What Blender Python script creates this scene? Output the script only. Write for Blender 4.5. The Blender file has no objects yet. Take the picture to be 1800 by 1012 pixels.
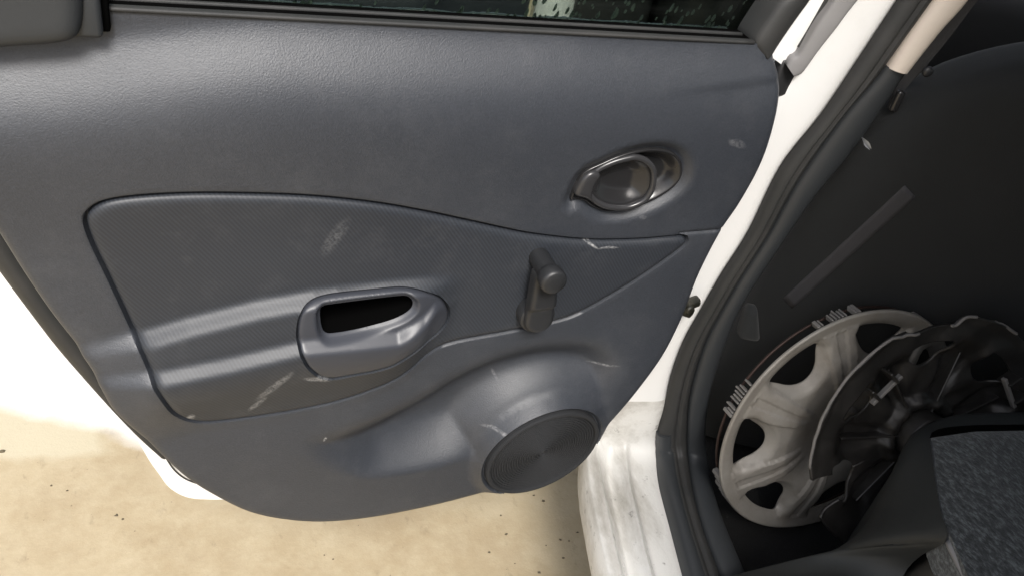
import bpy, bmesh, math, random
import numpy as np
from mathutils import Vector, Matrix
from mathutils.geometry import delaunay_2d_cdt
random.seed(7); rng = np.random.default_rng(7)
R = math.radians
SC = bpy.context.scene
COL = SC.collection

# ------------------------------------------------------------------ camera
# world frame: X along the open door towards its hinge, -Y out of the door card, Z up
FPX = 1498.0                                   # focal length in photograph pixels (1800 wide)
n_ = np.array([-675., -1256., 1498.]); n_ /= np.linalg.norm(n_)
u_ = np.array([3796., -253., 1498.]); u_ -= n_*(u_@n_); u_ /= np.linalg.norm(u_)
z_ = -np.cross(n_, u_)
if z_[1] > 0: z_ = -z_
M = np.array([u_, n_, z_])
CAM = np.array([0., -.71, 1.27])
cd = bpy.data.cameras.new("camera"); cam = bpy.data.objects.new("camera", cd); COL.objects.link(cam)
cd.sensor_fit = 'HORIZONTAL'; cd.sensor_width = 36; cd.lens = 36*FPX/1800
cd.clip_start = .02; cd.clip_end = 800
rt, dn, fw = M[:, 0], M[:, 1], M[:, 2]
m4 = Matrix.Identity(4)
for i in range(3):
    m4[i][0] = rt[i]; m4[i][1] = -dn[i]; m4[i][2] = -fw[i]; m4[i][3] = CAM[i]
cam.matrix_world = m4
SC.camera = cam

# ------------------------------------------------------------------ sky, sun, exposure
SUN_EL, SUN_AZ = R(48), R(196)                 # compass-like: direction the light comes from
w = bpy.data.worlds.new("World"); SC.world = w; w.use_nodes = True
nt = w.node_tree; nt.nodes.clear()
sky = nt.nodes.new('ShaderNodeTexSky'); sky.sky_type = 'NISHITA'; sky.sun_disc = False
sky.sun_elevation = SUN_EL; sky.sun_rotation = SUN_AZ
sky.air_density = 1.0; sky.dust_density = 4.0; sky.ozone_density = 1.0
hs = nt.nodes.new('ShaderNodeHueSaturation'); hs.inputs['Saturation'].default_value = .55
bg = nt.nodes.new('ShaderNodeBackground'); bg.inputs[1].default_value = .08
wo = nt.nodes.new('ShaderNodeOutputWorld')
nt.links.new(sky.outputs[0], hs.inputs['Color']); nt.links.new(hs.outputs[0], bg.inputs[0]); nt.links.new(bg.outputs[0], wo.inputs[0])
sd = bpy.data.lights.new("sun", 'SUN'); sd.energy = 1.5; sd.angle = R(18); sd.color = (1, .97, .93)
so = bpy.data.objects.new("sun", sd); COL.objects.link(so); so.location = (0, -3, 6)
sdir = Vector((math.sin(SUN_AZ)*math.cos(SUN_EL), math.cos(SUN_AZ)*math.cos(SUN_EL), math.sin(SUN_EL)))
so.rotation_euler = (-sdir).to_track_quat('-Z', 'Y').to_euler()
vs = SC.view_settings; vs.view_transform = 'Standard'; vs.look = 'None'; vs.gamma = 1; vs.exposure = 1.32

# ------------------------------------------------------------------ geometry helpers
def ray(px, py):
    c = np.array([px-900., py-506., FPX]); return M@(c/np.linalg.norm(c))
def on_plane(px, py, P0, N):
    r = ray(px, py); return CAM + r*((N@(P0-CAM))/(N@r))
def door(px, py, off=0.):                      # pixel -> point on the plane 'off' in front of the door
    r = ray(px, py); return CAM + r*((-off-CAM[1])/r[1])
def dpoly(pts, off=0.):
    return np.array([door(x, y, off)[[0, 2]] for x, y in pts])
HINGE = np.array([.64, .02, 0.])
fwdv = np.array([.34, .94, 0]); fwdv /= np.linalg.norm(fwdv)
latv = np.array([fwdv[1], -fwdv[0], 0])
UP = np.array([0, 0, 1.])
def CW(lat, fwd, z): return HINGE + lat*latv + fwd*fwdv + np.array([0, 0, z])

def smooth_closed(pts, step, rounds=2, closed=True):
    P = np.array(pts, float); n = len(P); out = []
    rngi = range(n) if closed else range(n-1)
    for i in rngi:
        if closed: p0, p1, p2, p3 = P[i-1], P[i], P[(i+1) % n], P[(i+2) % n]
        else: p0, p1, p2, p3 = P[max(i-1, 0)], P[i], P[i+1], P[min(i+2, n-1)]
        k = 12
        for j in range(k):
            t = j/k
            out.append(.5*((2*p1)+(-p0+p2)*t+(2*p0-5*p1+4*p2-p3)*t*t+(-p0+3*p1-3*p2+p3)*t**3))
    if not closed: out.append(P[-1])
    return resample(np.array(out), step, closed)
def resample(P, step, closed=True):
    Q = np.vstack([P, P[:1]]) if closed else P
    L = np.linalg.norm(np.diff(Q, axis=0), axis=1); s = np.concatenate([[0], np.cumsum(L)])
    n = max(8 if closed else 2, int(round(s[-1]/step)))
    t = np.linspace(0, s[-1], n+1)
    if closed: t = t[:-1]
    return np.stack([np.interp(t, s, Q[:, k]) for k in range(Q.shape[1])], 1)
def signed_dist(pts, poly):                    # + inside
    pts = np.asarray(pts, float); out = np.empty(len(pts))
    A = poly; B = np.roll(poly, -1, 0); D = B-A; L2 = (D**2).sum(1)+1e-18
    for k in range(0, len(pts), 4000):
        p = pts[k:k+4000, None, :]
        t = np.clip(((p-A)*D).sum(2)/L2, 0, 1)
        d = np.sqrt((((A+t[..., None]*D)-p)**2).sum(2)).min(1)
        y0, y1, x0, x1 = A[:, 1], B[:, 1], A[:, 0], B[:, 0]
        yy = p[:, :, 1]; xx = p[:, :, 0]
        cr = ((y0 > yy) != (y1 > yy)) & (xx < (x1-x0)*(yy-y0)/(y1-y0+1e-18)+x0)
        out[k:k+4000] = np.where(cr.sum(1) % 2 == 1, d, -d)
    return out
def S(a, b, x):
    t = np.clip((x-a)/(b-a), 0, 1); return t*t*(3-2*t)
def rnd(d, r):                                 # drop of a rounded edge at distance d inside it
    d = np.clip(d, 0, r); return r-np.sqrt(np.maximum(r*r-(r-d)**2, 0))
def offset_ring(poly, off):
    T = np.roll(poly, -1, 0)-np.roll(poly, 1, 0); T /= np.linalg.norm(T, axis=1)[:, None]+1e-12
    N = np.stack([-T[:, 1], T[:, 0]], 1)
    area = (poly[:, 0]*np.roll(poly[:, 1], -1)-np.roll(poly[:, 0], -1)*poly[:, 1]).sum()
    if area < 0: N = -N                        # N points inside
    Q = poly+N*off
    sdv = signed_dist(Q, poly)
    return Q[np.abs(sdv-off) < abs(off)*.15+1e-5]
def tri_region(poly, grid, rings=(), holes=(), extra=()):
    """conforming triangulation of a 2-D outline with holes -> verts(n,2), faces, boundary loops kept first"""
    loops = [poly]+list(holes)
    pts = [p for l in loops for p in l]; cons = []; k = 0
    for l in loops:
        cons += [(k+i, k+(i+1) % len(l)) for i in range(len(l))]; k += len(l)
    add = []
    for q, offs in rings:
        for o in offs: add.append(offset_ring(q, o))
    for e in extra: add.append(e)
    lo = poly.min(0); hi = poly.max(0)
    gx, gy = np.meshgrid(np.arange(lo[0], hi[0], grid), np.arange(lo[1], hi[1], grid*.87))
    gx = gx+(np.arange(gx.shape[0])[:, None] % 2)*grid*.5
    g = np.stack([gx.ravel(), gy.ravel()], 1)
    keep = np.ones(len(g), bool)
    for q, offs in rings:
        s = signed_dist(g, q); keep &= ~((s > min(0, min(offs))-grid*.5) & (s < max(0, max(offs))+grid*.5))
    for l in loops: keep &= np.abs(signed_dist(g, l)) > grid*.5
    add.append(g[keep])
    if add:
        a = np.vstack(add)
        s = signed_dist(a, poly); ok = s > grid*.22
        for h in holes: ok &= signed_dist(a, h) < -grid*.22
        a = a[ok]; pts = np.vstack([np.array(pts), a])
    v, e, f, ov, oe, of = delaunay_2d_cdt([Vector((float(x), float(y))) for x, y in pts], cons, [], 0, 1e-7)
    V = np.array([[p.x, p.y] for p in v]); Fc = [list(t) for t in f]
    cen = np.array([V[t].mean(0) for t in Fc])
    ok = signed_dist(cen, poly) > 0
    for h in holes: ok &= signed_dist(cen, h) < 0
    return V, [t for t, o in zip(Fc, ok) if o]

def put(name, V, F, mat, parent=None, smooth=True, kind=None, label=None):
    me = bpy.data.meshes.new(name)
    off = np.zeros(3)
    p = parent
    while p is not None:
        off = off+np.array(p.location); p = p.parent
    me.from_pydata((np.asarray(V, float)-off).tolist(), [], [list(map(int, f)) for f in F])
    me.update()
    if smooth: me.polygons.foreach_set('use_smooth', [True]*len(me.polygons))
    me.materials.append(mat)
    o = bpy.data.objects.new(name, me); COL.objects.link(o)
    if parent is not None: o.parent = parent
    if kind: o['kind'] = kind
    if label: o['label'] = label
    bm = bmesh.new(); bm.from_mesh(me); bmesh.ops.remove_doubles(bm, verts=bm.verts, dist=1e-6)
    bmesh.ops.recalc_face_normals(bm, faces=bm.faces); bm.to_mesh(me); bm.free()
    return o
def sharp(o, deg=40):
    me = o.data; bm = bmesh.new(); bm.from_mesh(me)
    for e in bm.edges:
        if len(e.link_faces) == 2 and e.calc_face_angle(0) > R(deg): e.smooth = False
    bm.to_mesh(me); bm.free(); return o
def thing(name, label, cat, loc, group=None):
    o = bpy.data.objects.new(name, None); COL.objects.link(o); o.location = [float(x) for x in loc]
    o.empty_display_size = .05
    o['label'] = label; o['category'] = cat
    if group: o['group'] = group
    return o
def boundary_edges(F):
    cnt = {}
    for f in F:
        for a, b in zip(f, f[1:]+f[:1]): cnt[(a, b)] = 1
    return [(a, b) for (a, b) in cnt if (b, a) not in cnt]
def relief(name, poly, Hf, mat, parent, grid=.004, rings=(), holes=(), back=None, close=True, extra=(), open_holes=False):
    """sheet standing on the door: outline in (X,Z), protrusion Hf towards -Y, skirt back to Y=back"""
    V2, F = tri_region(poly, grid, rings, holes, extra)
    H = Hf(V2)
    V = np.stack([V2[:, 0], -H, V2[:, 1]], 1); F = [list(f) for f in F]
    if back is not None:
        be = boundary_edges(F)
        if open_holes: be = [e for e in be if all(np.abs(signed_dist(V2[list(e)], h)).min() > 1e-4 for h in holes)]
        ids = sorted({a for e in be for a in e}); mp = {a: len(V)+i for i, a in enumerate(ids)}
        VB = V[ids].copy(); VB[:, 1] = back
        V = np.vstack([V, VB])
        F += [[b, a, mp[a], mp[b]] for a, b in be]
    return sharp(put(name, V, F, mat, parent), 55)
def grid_mesh(P):                              # P (rows, cols, 3) -> V, F
    r, c = P.shape[:2]
    F = [[i*c+j, i*c+j+1, (i+1)*c+j+1, (i+1)*c+j] for i in range(r-1) for j in range(c-1)]
    return P.reshape(-1, 3), F
def solid_grid(P, N, th):                      # a sheet with thickness th behind it (N points to the front)
    r, c = P.shape[:2]
    V1, F1 = grid_mesh(P); V2 = V1-N.reshape(-1, 3)*th; n = len(V1)
    F = F1+[[n+a for a in f[::-1]] for f in F1]
    rim = [i for i in range(c)]+[i*c+c-1 for i in range(1, r)]+[(r-1)*c+j for j in range(c-2, -1, -1)]+[i*c for i in range(r-2, 0, -1)]
    for a, b in zip(rim, rim[1:]+rim[:1]): F.append([b, a, a+n, b+n])
    return np.vstack([V1, V2]), F
def tube(path, rad, seg=10, closed=False, squash=None):
    P = np.array(path, float); n = len(P); V = []; F = []
    rad = np.full(n, rad) if np.isscalar(rad) else np.asarray(rad)
    up0 = None
    for i in range(n):
        t = (P[(i+1) % n]-P[i-1]) if closed else (P[min(i+1, n-1)]-P[max(i-1, 0)])
        t = t/(np.linalg.norm(t)+1e-12)
        if up0 is None:
            up0 = np.cross(t, [0, 1, 0.]) if abs(t[1]) < .9 else np.cross(t, [1, 0, 0.])
        a = up0-t*(up0@t); a /= np.linalg.norm(a); up0 = a; b = np.cross(t, a)
        for k in range(seg):
            g = 2*math.pi*k/seg; V.append(P[i]+rad[i]*(math.cos(g)*a+math.sin(g)*b))
    m = n if closed else n-1
    for i in range(m):
        for k in range(seg):
            j = (i+1) % n
            F.append([i*seg+k, i*seg+(k+1) % seg, j*seg+(k+1) % seg, j*seg+k])
    if not closed:
        F.append(list(range(seg))[::-1]); F.append([(n-1)*seg+k for k in range(seg)])
    return np.array(V), F
def merge(*parts):
    V = []; F = []; k = 0
    for v, f in parts:
        V.append(np.asarray(v)); F += [[a+k for a in g] for g in f]; k += len(v)
    return np.vstack(V), F
def lathe(prof, c, ax, seg=48, ex=None):       # prof: [(r,h)] about axis ax through c
    ax = np.asarray(ax, float); ax /= np.linalg.norm(ax)
    ex = np.cross(ax, [0, 0, 1.]) if ex is None else np.asarray(ex); ex /= np.linalg.norm(ex); ey = np.cross(ax, ex)
    V = []; F = []; n = len(prof)
    for k in range(seg):
        g = 2*math.pi*k/seg
        for r, h in prof: V.append(np.asarray(c)+ax*h+r*(math.cos(g)*ex+math.sin(g)*ey))
    for k in range(seg):
        for i in range(n-1):
            a = k*n+i; b = ((k+1) % seg)*n+i
            F.append([a, b, b+1, a+1])
    return np.array(V), F
def bevbox(c, ax, ay, az, sx, sy, sz, bev=.004, seg=2):   # bevelled box, half sizes along axes
    bm = bmesh.new(); bmesh.ops.create_cube(bm, size=2)
    for v in bm.verts: v.co = Vector((v.co.x*sx, v.co.y*sy, v.co.z*sz))
    bmesh.ops.bevel(bm, geom=list(bm.edges), offset=min(bev, .95*min(sx, sy, sz)), segments=seg, profile=.5, affect='EDGES')
    bm.verts.ensure_lookup_table()
    V = np.array([np.asarray(c)+v.co.x*np.asarray(ax)+v.co.y*np.asarray(ay)+v.co.z*np.asarray(az) for v in bm.verts])
    F = [[v.index for v in f.verts] for f in bm.faces]; bm.free()
    return V, F
X_, Y_, Z_ = np.eye(3)

# ------------------------------------------------------------------ materials
class NM:
    def __init__(s, name):
        s.m = bpy.data.materials.new(name); s.m.use_nodes = True; s.t = s.m.node_tree
        s.b = s.t.nodes['Principled BSDF']; s.co = s.t.nodes.new('ShaderNodeTexCoord')
    def n(s, ty, **kw):
        nd = s.t.nodes.new(ty)
        for k, v in kw.items():
            if k in nd.inputs.keys() if isinstance(k, str) else False: s.set(nd.inputs[k], v)
            else: setattr(nd, k, v)
        return nd
    def set(s, inp, v):
        if isinstance(v, bpy.types.NodeSocket): s.t.links.new(v, inp)
        else: inp.default_value = v
    def noise(s, scale, detail=4, rough=.55, vec=None, dist=0):
        nd = s.t.nodes.new('ShaderNodeTexNoise'); s.t.links.new(vec or s.co.outputs['Object'], nd.inputs['Vector'])
        nd.inputs['Scale'].default_value = scale; nd.inputs['Detail'].default_value = detail
        nd.inputs['Roughness'].default_value = rough; nd.inputs['Distortion'].default_value = dist
        return nd.outputs['Fac']
    def ramp(s, fac, *stops):
        nd = s.t.nodes.new('ShaderNodeValToRGB'); s.t.links.new(fac, nd.inputs[0])
        e = nd.color_ramp.elements
        while len(e) < len(stops): e.new(.5)
        for k, (p, c) in enumerate(stops):
            e[k].position = p; e[k].color = (c, c, c, 1) if np.isscalar(c) else (*c, 1)
        return nd.outputs[0]
    def math(s, op, a, b=None, c=None, clamp=False):
        nd = s.t.nodes.new('ShaderNodeMath'); nd.operation = op; nd.use_clamp = clamp
        s.set(nd.inputs[0], a)
        if b is not None: s.set(nd.inputs[1], b)
        if c is not None: s.set(nd.inputs[2], c)
        return nd.outputs[0]
    def mix(s, fac, a, b, mode='MIX'):
        nd = s.t.nodes.new('ShaderNodeMix'); nd.data_type = 'RGBA'; nd.blend_type = mode
        s.set(nd.inputs[0], fac)
        for i, v in ((6, a), (7, b)):
            s.set(nd.inputs[i], v if isinstance(v, bpy.types.NodeSocket) else (*v, 1))
        return nd.outputs[2]
    def bump(s, h, strength=.3, dist=.001, prev=None):
        nd = s.t.nodes.new('ShaderNodeBump'); nd.inputs['Strength'].default_value = strength
        nd.inputs['Distance'].default_value = dist; s.t.links.new(h, nd.inputs['Height'])
        if prev is not None: s.t.links.new(prev, nd.inputs['Normal'])
        return nd.outputs[0]
    def mapping(s, scale=(1, 1, 1), rot=(0, 0, 0), loc=(0, 0, 0)):
        nd = s.t.nodes.new('ShaderNodeMapping'); s.t.links.new(s.co.outputs['Object'], nd.inputs[0])
        nd.inputs['Scale'].default_value = scale; nd.inputs['Rotation'].default_value = rot; nd.inputs['Location'].default_value = loc
        return nd.outputs[0]
    def base(s, col=None, rough=None, metal=None, normal=None, spec=None):
        if col is not None: s.set(s.b.inputs['Base Color'], col if isinstance(col, bpy.types.NodeSocket) else (*col, 1))
        if rough is not None: s.set(s.b.inputs['Roughness'], rough)
        if metal is not None: s.set(s.b.inputs['Metallic'], metal)
        if normal is not None: s.set(s.b.inputs['Normal'], normal)
        if spec is not None: s.set(s.b.inputs['Specular IOR Level'], spec)
        return s.m
    def scuffs(s, col, marks, tint, org):
        """scrapes with their own shape: (x, z, length, width, angle, strength) in door coordinates"""
        sep = s.t.nodes.new('ShaderNodeSeparateXYZ'); s.t.links.new(s.co.outputs['Object'], sep.inputs[0])
        nz = s.noise(230, 7, .8); nf = s.ramp(nz, (.40, 0), (.62, 1))
        wob = s.math('MULTIPLY', s.math('SUBTRACT', s.noise(45, 3), .5), .006)
        tot = None
        for (x, z, L, W, a, st) in marks:
            dx = s.math('SUBTRACT', sep.outputs[0], x-org[0]); dz = s.math('ADD', s.math('SUBTRACT', sep.outputs[2], z-org[2]), wob)
            ca, sa = math.cos(a), math.sin(a)
            p = s.math('ADD', s.math('MULTIPLY', dx, ca/L), s.math('MULTIPLY', dz, sa/L))
            q = s.math('ADD', s.math('MULTIPLY', dx, -sa/W), s.math('MULTIPLY', dz, ca/W))
            d = s.math('ADD', s.math('POWER', p, 2), s.math('POWER', q, 2))
            v = s.math('MULTIPLY', s.math('SUBTRACT', 1.0, d, clamp=True), st)
            tot = v if tot is None else s.math('MAXIMUM', tot, v)
        return s.mix(s.math('MULTIPLY', tot, nf), col, tint)

DOOR_ORG = (.64, .03, .32)
def px_mark(px, py, off, Lpx, Wpx, ang, st):
    P = door(px, py, off); return (P[0], P[2], Lpx*.00062, Wpx*.00075, ang, st)
SCUFFS = [px_mark(480, 672, .045, 52, 8, .9, .40), px_mark(452, 706, .04, 28, 6, .95, .5), px_mark(333, 720, .03, 14, 7, 1.2, .8),
          px_mark(556, 660, .045, 28, 6, -.35, .7), px_mark(590, 420, .03, 45, 12, 1.1, .12), px_mark(1040, 436, .03, 38, 2.6, -.55, .85),
          px_mark(1075, 446, .03, 26, 2.5, .0, .6), px_mark(1018, 428, .03, 12, 2.5, -.7, .9)]
CARD_SCUFFS = [px_mark(1293, 250, .02, 24, 7, -.3, .3), px_mark(872, 664, .0, 20, 3, -1.0, .25), px_mark(1060, 640, .01, 36, 3, .1, .5),
               px_mark(865, 722, .0, 40, 4, .05, .45), px_mark(571, 769, .03, 9, 3, 1.4, 1.2), px_mark(1132, 385, .02, 9, 4, 0, .25)]

m = NM('moulded_dark_plastic')
g1 = m.noise(640, 3, .6); g2 = m.noise(2.6, 4); g3 = m.noise(1100, 2)
c = m.mix(m.ramp(g2, (.35, 0), (.7, 1)), (.029, .033, .0415), (.036, .0405, .050))
c = m.mix(1.0, c, m.ramp(m.noise(480, 3, .6), (.35, .85), (.65, 1.10)), 'MULTIPLY')
dust = m.ramp(m.noise(13, 9, .78), (.50, 0), (.80, 1)); c = m.mix(m.math('MULTIPLY', dust, .10), c, (.22, .22, .225))
c = m.scuffs(c, CARD_SCUFFS, (.42, .42, .43), DOOR_ORG)
PLASTIC = m.base(c, m.math('MULTIPLY_ADD', m.noise(9, 5), .12, .40), 0, m.bump(g1, .5, .0007, m.bump(g3, .3, .0003)), .65)
m = NM('ribbed_trim_plastic')
sp = m.t.nodes.new('ShaderNodeSeparateXYZ'); m.t.links.new(m.co.outputs['Object'], sp.inputs[0])
diag = m.math('ADD', m.math('MULTIPLY', sp.outputs[0], .80), m.math('MULTIPLY', sp.outputs[2], .60))
wv = m.math('SINE', m.math('MULTIPLY', diag, 2*math.pi/.0034))
g2 = m.noise(3, 4)
c = m.mix(m.ramp(g2, (.35, 0), (.7, 1)), (.0265, .0305, .0385), (.033, .038, .047))
c = m.mix(m.math('MULTIPLY_ADD', wv, .5, .5, clamp=True), c, m.mix(1.0, c, (.66, .66, .66), 'MULTIPLY'))
dust = m.ramp(m.noise(15, 9, .78), (.52, 0), (.80, 1)); c = m.mix(m.math('MULTIPLY', dust, .10), c, (.22, .22, .225))
c = m.scuffs(c, SCUFFS, (.50, .50, .50), DOOR_ORG)
TRIM = m.base(c, m.math('MULTIPLY_ADD', m.noise(8, 5), .12, .42), 0, m.bump(wv, .035, .0004, m.bump(m.noise(900, 2), .25, .0003)), .5)
m = NM('smooth_dark_plastic')
SMOOTHP = m.base(m.mix(m.noise(5, 3), (.034, .0375, .047), (.043, .0465, .057)), m.math('MULTIPLY_ADD', m.noise(14, 5), .14, .33), 0, m.bump(m.noise(700, 2), .2, .0003))
m = NM('glossy_black_plastic')
GLOSSP = m.base((.018, .018, .019), m.math('MULTIPLY_ADD', m.noise(30, 5), .16, .12), 0, m.bump(m.noise(90, 3), .05, .0005))
m = NM('satin_black_ring'); RINGP = m.base((.032, .032, .034), m.math('MULTIPLY_ADD', m.noise(30, 4), .1, .20), 0)
m = NM('black_plastic'); BLACKP = m.base((.022, .022, .023), .5, 0, m.bump(m.noise(500, 2), .3, .0004))
m = NM('crank_plastic'); CRANKP = m.base((.019, .020, .022), m.math('MULTIPLY_ADD', m.noise(20, 4), .1, .38), 0, m.bump(m.noise(600, 2), .25, .0004))
m = NM('gap_shade_black'); GAP_SHADE = m.base((.003, .003, .003), .95, 0, None, 0.0)  # near-zero black: the shade of recesses and gaps put into the colour
m = NM('rubber'); RUBBER = m.base(m.mix(m.ramp(m.noise(12, 5), (.4, 0), (.75, 1)), (.020, .021, .021), (.034, .033, .032)), .62, 0, m.bump(m.noise(300, 3), .25, .0006))
m = NM('grey_rubber_strip'); GREYR = m.base(m.mix(m.noise(18, 5), (.17, .165, .165), (.24, .235, .235)), .7, 0, m.bump(m.noise(120, 4), .3, .0008))
m = NM('white_car_paint')
dirt = m.ramp(m.noise(9, 8, .7), (.5, 0), (.72, 1))
PAINT = m.base(m.mix(m.math('MULTIPLY', dirt, .25), (.80, .80, .79), (.55, .54, .51)), .28, 0); m.b.inputs['Coat Weight'].default_value = .6; m.b.inputs['Coat Roughness'].default_value = .06
m = NM('scraped_white_paint')
st = m.noise(7, 8, .72, m.mapping((1, .35, 1), (0, 0, R(-20)))); sp1 = m.noise(42, 8, .75)
d1 = m.ramp(st, (.46, 0), (.66, 1)); d2 = m.ramp(sp1, (.60, 0), (.68, 1))
c = m.mix(m.math('MULTIPLY', d1, .8), (.68, .675, .65), (.28, .26, .22)); c = m.mix(m.math('MULTIPLY', d2, .85), c, (.16, .15, .14))
SILLP = m.base(c, m.math('MULTIPLY_ADD', d1, .35, .25), 0, m.bump(sp1, .15, .0006))
m = NM('dark_trim'); DTRIM = m.base(m.mix(m.noise(6, 4), (.022, .025, .028), (.032, .035, .038)), .5, 0, m.bump(m.noise(500, 2), .3, .0004))
m = NM('cream_trim'); CREAM = m.base((.62, .55, .48), .5, 0, m.bump(m.noise(500, 2), .2, .0003))
m = NM('black_seat_cloth'); FABD = m.base(m.mix(m.noise(5, 5), (.0145, .0158, .0165), (.021, .0225, .0235)), .95, 0, m.bump(m.noise(900, 3), .5, .0006)); m.b.inputs['Sheen Weight'].default_value = .10; m.b.inputs['Specular IOR Level'].default_value = .15
m = NM('flecked_grey_cloth')
fl = m.noise(230, 5, .7, m.mapping((1, .45, 1), (0, 0, R(35))))
FABG = m.base(m.ramp(fl, (.36, (.016, .018, .019)), (.5, (.048, .053, .054)), (.66, (.15, .165, .168))), .95, 0, m.bump(fl, .8, .0015)); m.b.inputs['Sheen Weight'].default_value = .3
m = NM('dark_seat_vinyl'); VINYL = m.base(m.mix(m.noise(4, 4), (.016, .018, .018), (.021, .023, .023)), .6, 0, m.bump(m.noise(350, 3), .3, .0005))
m = NM('brown_grey_seat_side'); SIDEV = m.base((.060, .056, .050), .7, 0, m.bump(m.noise(300, 3), .3, .0005))
m = NM('pale_piping'); PIPE = m.base((.22, .22, .23), .55, 0, m.bump(m.noise(250, 3), .3, .0005))
m = NM('belt_webbing')
wb = m.math('SINE', m.math('MULTIPLY', m.t.nodes.new('ShaderNodeSeparateXYZ').outputs[2], 1.0))
WEB = m.base((.030, .030, .032), .8, 0, m.bump(m.noise(700, 2), .5, .0006))
m = NM('grey_strap_webbing'); WEBG = m.base(m.mix(m.noise(30, 4), (.032, .032, .036), (.042, .042, .047)), .85, 0, m.bump(m.noise(500, 2), .5, .0006))
m = NM('silver_wheel_paint')
dd = m.ramp(m.noise(11, 7, .65), (.42, 0), (.72, 1))
SILVER = m.base(m.mix(m.math('MULTIPLY', dd, .7), (.27, .255, .23), (.12, .10, .08)), m.math('MULTIPLY_ADD', dd, .2, .46), .1, m.bump(m.noise(60, 4), .12, .0008))
m = NM('raw_black_moulding')
dd = m.ramp(m.noise(14, 8, .7), (.5, 0), (.75, 1))
BACKP = m.base(m.mix(dd, (.017, .016, .015), (.048, .044, .040)), m.math('MULTIPLY_ADD', dd, .2, .42), 0, m.bump(m.noise(70, 5), .25, .001))
m = NM('snapped_plastic_edge'); EDGEP = m.base(m.mix(m.noise(60, 6), (.11, .105, .10), (.22, .21, .20)), .6)
m = NM('rusty_wire'); WIRE = m.base(m.mix(m.noise(60, 5), (.025, .018, .016), (.06, .035, .028)), .55, .5)
m = NM('bright_metal'); METAL = m.base((.6, .6, .6), .28, 1.0)
m = NM('clear_wrap'); WRAP = m.base((.35, .36, .37), .15, 0)
m = NM('greasy_steel'); GREASE = m.base(m.mix(m.ramp(m.noise(70, 5), (.45, 0), (.7, 1)), (.014, .014, .010), (.05, .046, .032)), .5, .2, m.bump(m.noise(180, 4), .4, .0015))
m = NM('black_carpet'); CARPET = m.base(m.mix(m.ramp(m.noise(240, 4, .7), (.62, 0), (.74, 1)), (.007, .007, .007), (.035, .033, .03)), 1, 0, m.bump(m.noise(500, 3), .8, .002))
m = NM('window_glass')
m.t.nodes.remove(m.b)
tr = m.t.nodes.new('ShaderNodeBsdfTransparent'); tr.inputs[0].default_value = (.52, .57, .53, 1)
gl = m.t.nodes.new('ShaderNodeBsdfGlossy'); gl.inputs['Roughness'].default_value = .02
fr = m.t.nodes.new('ShaderNodeFresnel'); fr.inputs[0].default_value = 1.5
mx = m.t.nodes.new('ShaderNodeMixShader'); m.t.links.new(fr.outputs[0], mx.inputs[0]); m.t.links.new(tr.outputs[0], mx.inputs[1]); m.t.links.new(gl.outputs[0], mx.inputs[2])
m.t.links.new(mx.outputs[0], m.t.nodes['Material Output'].inputs[0]); GLASS = m.m
m = NM('water'); WATER = m.base((.9, .95, .93), .03); m.b.inputs['Transmission Weight'].default_value = .45; m.b.inputs['IOR'].default_value = 1.33
m = NM('water_glint_white'); GLINT = m.base((.86, .9, .88), .10)  # near-white colour stands in for sky reflected by the water
m = NM('speaker_mesh_plastic'); SPK = m.base((.024, .025, .027), .85, 0, m.bump(m.noise(700, 3), .6, .0006), .2)

# ground: pale concrete with white and cream patches that have outlines of their own
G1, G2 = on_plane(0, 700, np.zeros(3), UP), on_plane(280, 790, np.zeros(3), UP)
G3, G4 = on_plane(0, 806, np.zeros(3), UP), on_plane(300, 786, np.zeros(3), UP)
m = NM('pale_concrete')
sepg = m.t.nodes.new('ShaderNodeSeparateXYZ'); m.t.links.new(m.co.outputs['Object'], sepg.inputs[0])
def half(A, B, amp, sc, soft):
    d = (B-A)[:2]; d = d/np.linalg.norm(d); nn = np.array([-d[1], d[0]])
    if nn[1] < 0: nn = -nn
    s_ = m.math('ADD', m.math('MULTIPLY', sepg.outputs[0], float(nn[0])), m.math('MULTIPLY', sepg.outputs[1], float(nn[1])))
    s_ = m.math('SUBTRACT', s_, float(nn@A[:2]))
    s_ = m.math('ADD', s_, m.math('MULTIPLY', m.math('SUBTRACT', m.noise(sc, 5), .5), amp))
    return m.math('MULTIPLY_ADD', s_, 1/soft, .5, clamp=True)
def half_x(A, B):
    d = (B-A)[:2]; d = d/np.linalg.norm(d); nn = np.array([-d[1], d[0]])
    if nn[0] < 0: nn = -nn
    s_ = m.math('ADD', m.math('MULTIPLY', sepg.outputs[0], float(nn[0])), m.math('MULTIPLY', sepg.outputs[1], float(nn[1])))
    s_ = m.math('SUBTRACT', s_, float(nn@A[:2]))
    s_ = m.math('ADD', s_, m.math('MULTIPLY', m.math('SUBTRACT', m.noise(5, 5), .5), .12))
    return m.math('MULTIPLY_ADD', s_, 1/.03, .5, clamp=True)
cl = m.ramp(m.noise(2.2, 6, .6), (.38, 0), (.62, 1))
fine = m.noise(16, 8, .7); speck = m.ramp(m.noise(30, 6, .7, m.mapping((1, .55, 1), (0, 0, R(38)))), (.60, 0), (.72, 1))
c = m.mix(cl, (.39, .305, .185), (.49, .405, .265))
c = m.mix(m.ramp(fine, (.4, 0), (.75, 1)), c, (.51, .43, .29))
bl = m.ramp(m.noise(3.2, 8, .7, None, .3), (.47, 0), (.58, 1)); c = m.mix(m.math('MULTIPLY', bl, .42), c, (.35, .27, .165))
c = m.mix(m.math('MULTIPLY', speck, .4), c, (.17, .13, .08))
P1, P2 = on_plane(280, 950, np.zeros(3), UP), on_plane(470, 900, np.zeros(3), UP)
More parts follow.
